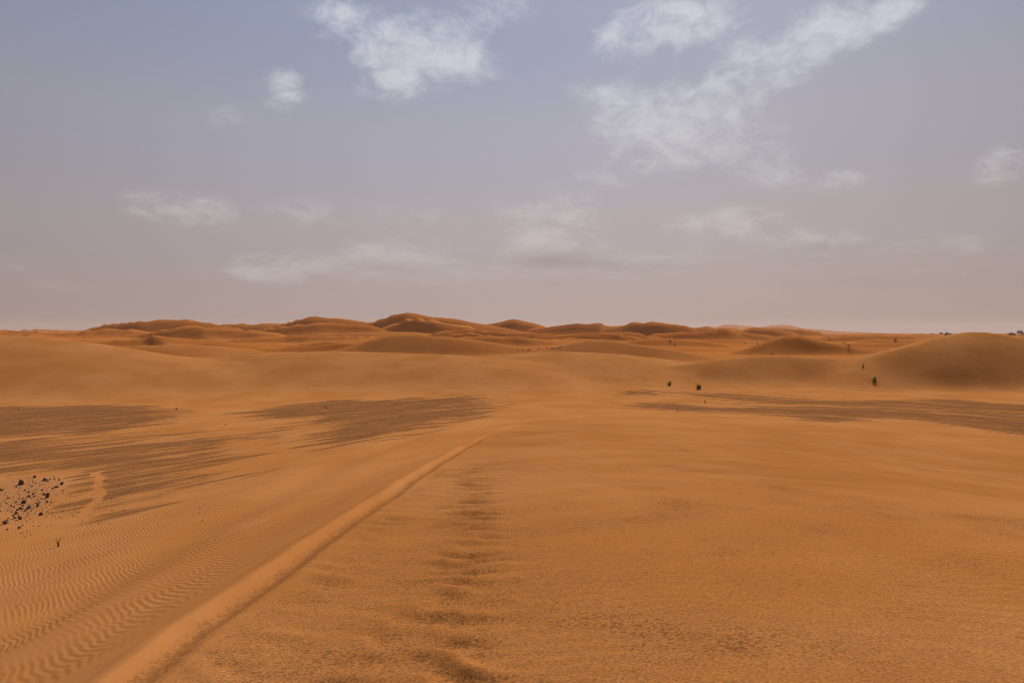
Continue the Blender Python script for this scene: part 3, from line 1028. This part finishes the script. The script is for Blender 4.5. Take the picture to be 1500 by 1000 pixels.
def leaf(verts, faces, c, d, ln, wd, r):
    d = d.normalized()
    s = d.cross(Vector((r.uniform(-1, 1), r.uniform(-1, 1), r.uniform(-1, 1)))).normalized()
    up = d.cross(s)
    b = len(verts)
    for v in (c, c + d * ln * .5 + s * wd * .5 + up * wd * .15, c + d * ln, c + d * ln * .5 - s * wd * .5 + up * wd * .15):
        verts.append(tuple(v))
    faces.append((b, b + 1, b + 2, b + 3))


def shrub_meshes(seed, w, h, nst, nleaf, leafl, mat, lean=0.0):
    """many-stemmed desert shrub: returns stem and foliage meshes, base at the origin"""
    r = random.Random(seed)
    sv, sf, fv, ff = [], [], [], []
    tips = []
    for i in range(nst):
        a = 2 * math.pi * i / nst + r.uniform(-.3, .3)
        rad = w * .5 * r.uniform(.25, 1.0)
        top = Vector((math.cos(a) * rad + lean * w, math.sin(a) * rad, h * r.uniform(.55, 1.0)))
        top.z = h * (1.0 - 0.62 * (rad / (w * .5)) ** 2) * r.uniform(.85, 1.0)
        mid = Vector((top.x * .55, top.y * .55, top.z * .42))
        pts = [Vector((top.x * .04, top.y * .04, -h * .06)), mid, top]
        tube(sv, sf, pts, h * .022, h * .006, 4)
        tips.append((mid, top))
    for i in range(nleaf):
        m_, tp = r.choice(tips)
        k = r.uniform(-.45, 1.0)
        c = m_.lerp(tp, k) + Vector((r.gauss(0, w * .075), r.gauss(0, w * .075), r.gauss(0, h * .075)))
        c.z = max(c.z, h * .04)
        d = (c - Vector((0, 0, h * .3))) + Vector((r.gauss(0, .25), r.gauss(0, .25), r.gauss(.15, .25))) * h
        leaf(fv, ff, c, d, leafl * r.uniform(.6, 1.3), leafl * .38, r)
    return mesh_of('stem', sv, sf, M_STEM), mesh_of('foliage', fv, ff, mat)


def put_shrub(px, py, wpx, hpx, label, group=None, seed=1, dry=False, leaves=420, nst=11, name='shrub', cat='shrub'):
    p, n = hit_px(px, py)
    if p is None:
        return
    w, h = wpx / F_PX * p.y, hpx / F_PX * p.y
    st, fo = shrub_meshes(seed, w, h, nst, leaves, h * .17, M_DRY if dry else M_LEAF)
    e = bpy.data.objects.new(name, None)
    e.empty_display_size = h
    col.objects.link(e)
    e.location = p
    e.rotation_euler = (0, 0, seed * 1.7)
    new_obj('stem', st, e)
    new_obj('foliage', fo, e)
    tag(e, label, cat, group)


GS = 'shrubs dotted over the sand'
put_shrub(1023.5, 570, 8.5, 8, 'round dense dark green shrub on the edge of the dark gravel', GS, 1, leaves=620, nst=14)
put_shrub(980.8, 564, 6.5, 6.5, 'ragged olive green shrub behind the round dense one', GS, 2, leaves=380)
put_shrub(1033, 590.5, 3, 5, 'thin sparse yellowish shrub on sand between two gravel patches', GS, 3, dry=True, leaves=110, nst=6)
put_shrub(992.5, 603, 2.4, 6, 'wispy dry twig plant on bare sand before the gravel', GS, 4, dry=True, leaves=50, nst=4)
put_shrub(1281, 559.5, 7, 8, 'loose yellow-green shrub at the foot of the tall dark dune', GS, 5, dry=True, leaves=420, nst=12)
put_shrub(1273, 559, 3, 3, 'tiny brown shrub next to the loose yellow-green one', GS, 6, dry=True, leaves=80, nst=6)
put_shrub(1264.5, 538, 4, 5, 'small dark shrub on the slope behind the yellow-green one', GS, 7, leaves=160)
put_shrub(982, 500.5, 5.5, 3.6, 'olive shrub on the dune slope beyond the long low dune', GS, 8, leaves=200)
put_shrub(988, 507, 4.6, 3.8, 'small dark shrub just below the olive one beyond the long dune', GS, 9, leaves=200)
put_shrub(1243.5, 508, 9, 4.2, 'wide grey-green shrub on the flank of the peaked dune', GS, 10, leaves=260)
put_shrub(1236, 503, 6, 3, 'low shrub just above the wide grey-green one', GS, 11, leaves=150)
put_shrub(1311.5, 499.5, 5.5, 4.2, 'dark shrub at the end of a pale sand strip', GS, 12, leaves=220)
put_shrub(1215.3, 496.5, 2.4, 3.6, 'small upright shrub on the crest right of the peaked dune', GS, 13, leaves=90, nst=6)
put_shrub(1256.5, 501.5, 2.2, 3, 'tiny upright shrub between the wide shrub and the pale strip', GS, 14, leaves=70, nst=5)
put_shrub(53.3, 487, 2.2, 4.2, 'lone shrub standing on the skyline of a far dune', GS, 15, leaves=90, nst=5)
put_shrub(1007, 560.5, 2.2, 1.8, 'tiny dry bush at the foot of the long dune between the two green shrubs', GS, 16, dry=True, leaves=60, nst=5)
put_shrub(1097, 561, 2.4, 2.2, 'tiny dry bush on the shaded face of the long dune', GS, 17, dry=True, leaves=60, nst=5)


def put_grass(px, py, hpx, n, label, seed, spread=0.25, lean=(0.0, 0.0), group=None):
    p, nn = hit_px(px, py)
    h = hpx / F_PX * p.y
    r = random.Random(seed)
    e = bpy.data.objects.new('grass_tuft', None)
    e.empty_display_size = h
    col.objects.link(e)
    e.location = p
    shared = None
    for i in range(n):
        v, f = [], []
        a = r.uniform(0, 2 * math.pi)
        L = h * r.uniform(.55, 1.0)
        out = spread * r.uniform(.2, 1.0)
        bx, by = r.uniform(-.05, .05) * h, r.uniform(-.05, .05) * h
        w = h * 0.035
        side = Vector((-math.sin(a), math.cos(a), 0))
        if abs(side.x) < .4:
            side = Vector((1, 0, 0))
        for k in range(5):
            s = k / 4
            c = Vector((bx + math.cos(a) * out * L * s * s + lean[0] * h * s * s, by + math.sin(a) * out * L * s * s + lean[1] * h * s * s, L * s - .05 * h * (s == 0)))
            ww = w * (1 - s * .85)
            v += [tuple(c - side * ww), tuple(c + Vector((0, ww * .5, 0))), tuple(c + side * ww)]
        for k in range(4):
            for q in range(2):
                f.append((3 * k + q, 3 * k + q + 1, 3 * k + q + 4, 3 * k + q + 3))
        new_obj('blade', mesh_of('blade', v, f, M_GRASS), e)
    tag(e, label, 'grass', group)


put_grass(85.5, 800, 16, 15, 'green grass tuft standing alone on the rippled sand below the stones', 5, .6, (-.10, 0))
put_grass(26, 888, 8, 5, 'low brown grass sprig on the sand slope away from the stones', 6, .9, (.4, 0))
put_grass(45, 784, 4, 5, 'tiny grass sprout in the ripples below the stones, one of a pair', 7, .8, group='tiny grass sprouts')
put_grass(38, 786, 4, 5, 'tiny grass sprout in the ripples below the stones, one of a pair', 8, .8, group='tiny grass sprouts')


# ------------------------------------------------------------------ far trees
def tree_meshes(seed, h):
    r = random.Random(seed)
    tv, tf, fv, ff = [], [], [], []
    tube(tv, tf, [(0, 0, -h * .03), (h * .02, 0, h * .22), (h * .03, h * .02, h * .5)], h * .05, h * .03, 6)
    cl = []
    for i in range(9):
        a = r.uniform(0, 6.28)
        rad = h * r.uniform(.1, .46)
        c = Vector((math.cos(a) * rad, math.sin(a) * rad, h * r.uniform(.42, .86)))
        tube(tv, tf, [(h * .02, 0, h * .30), tuple(c * .6 + Vector((0, 0, h * .12))), tuple(c)], h * .022, h * .006, 4)
        cl.append((c, h * r.uniform(.12, .2)))
    for i in range(900):
        c, s = r.choice(cl)
        p = c + Vector((r.gauss(0, s * .62), r.gauss(0, s * .62), r.gauss(0, s * .5)))
        leaf(fv, ff, p, Vector((r.gauss(0, 1), r.gauss(0, 1), r.gauss(.2, .8))), h * .06, h * .04, r)
    return mesh_of('trunk', tv, tf, M_STEM), mesh_of('crown', fv, ff, M_TREE)


TREES = [(1379, 3, 0), (1389, 3.4, 1), (1393.5, 3, 2), (1386, 3.2, 0), (1352, 2.4, 1), (1365, 2.4, 2), (1480.5, 5.2, 1), (1485, 3.6, 0), (1492.5, 5.6, 2), (1498, 5.2, 1), (1505, 5.5, 0), (1385.5, 2.6, 1)]
tm = [tree_meshes(60 + i, 6.0) for i in range(3)]
for i, (px, hpx, k) in enumerate(TREES):
    D = 1000 + 60 * math.sin(i * 2.1) if px < 1450 else 900 + 30 * math.sin(i * 1.7)
    dx, _ = px_dir(px, 488)
    zz, _n = ground_z(dx * D, D)
    e = bpy.data.objects.new('acacia_tree', None)
    col.objects.link(e)
    e.location = (dx * D, D, zz - .05)
    e.rotation_euler = (0, 0, i * 1.3)
    s = (hpx + 2.0) / F_PX * D / 6.0
    e.scale = (s * 1.15, s * 1.15, s)
    a, b = tm[k]
    new_obj('trunk', a, e)
    new_obj('crown', b, e)
    left_ = px < 1450
    tag(e, 'tiny far tree on the plain between the peaked dune and the tall dark dune' if left_ else 'dark far tree in the row behind the open flank of the tall dark dune', 'tree',
        'far trees beside the tall dark dune' if left_ else 'far trees behind the tall dark dune')


# ------------------------------------------------------------------ dusty air
def build_haze():
    bm = bmesh.new()
    bmesh.ops.create_cube(bm, size=1.0)
    me = bpy.data.meshes.new('haze')
    bm.to_mesh(me)
    bm.free()
    o = new_obj('haze', me)
    o.scale = (20400, 20400, 134)
    o.location = (0, 0, 134 / 2 - 8)
    o['kind'] = 'stuff'
    tag(o, 'thin dusty pinkish haze hanging over the whole desert', 'haze')
    m = bpy.data.materials.new('dusty_air')
    m.use_nodes = True
    t = m.node_tree
    t.nodes.clear()
    v = t.nodes.new('ShaderNodeVolumePrincipled')
    v.inputs['Color'].default_value = (0.86, 0.74, 0.70, 1)
    v.inputs['Density'].default_value = 0.00006
    v.inputs['Anisotropy'].default_value = 0.2
    out = t.nodes.new('ShaderNodeOutputMaterial')
    t.links.new(v.outputs[0], out.inputs['Volume'])
    me.materials.append(m)


build_haze()
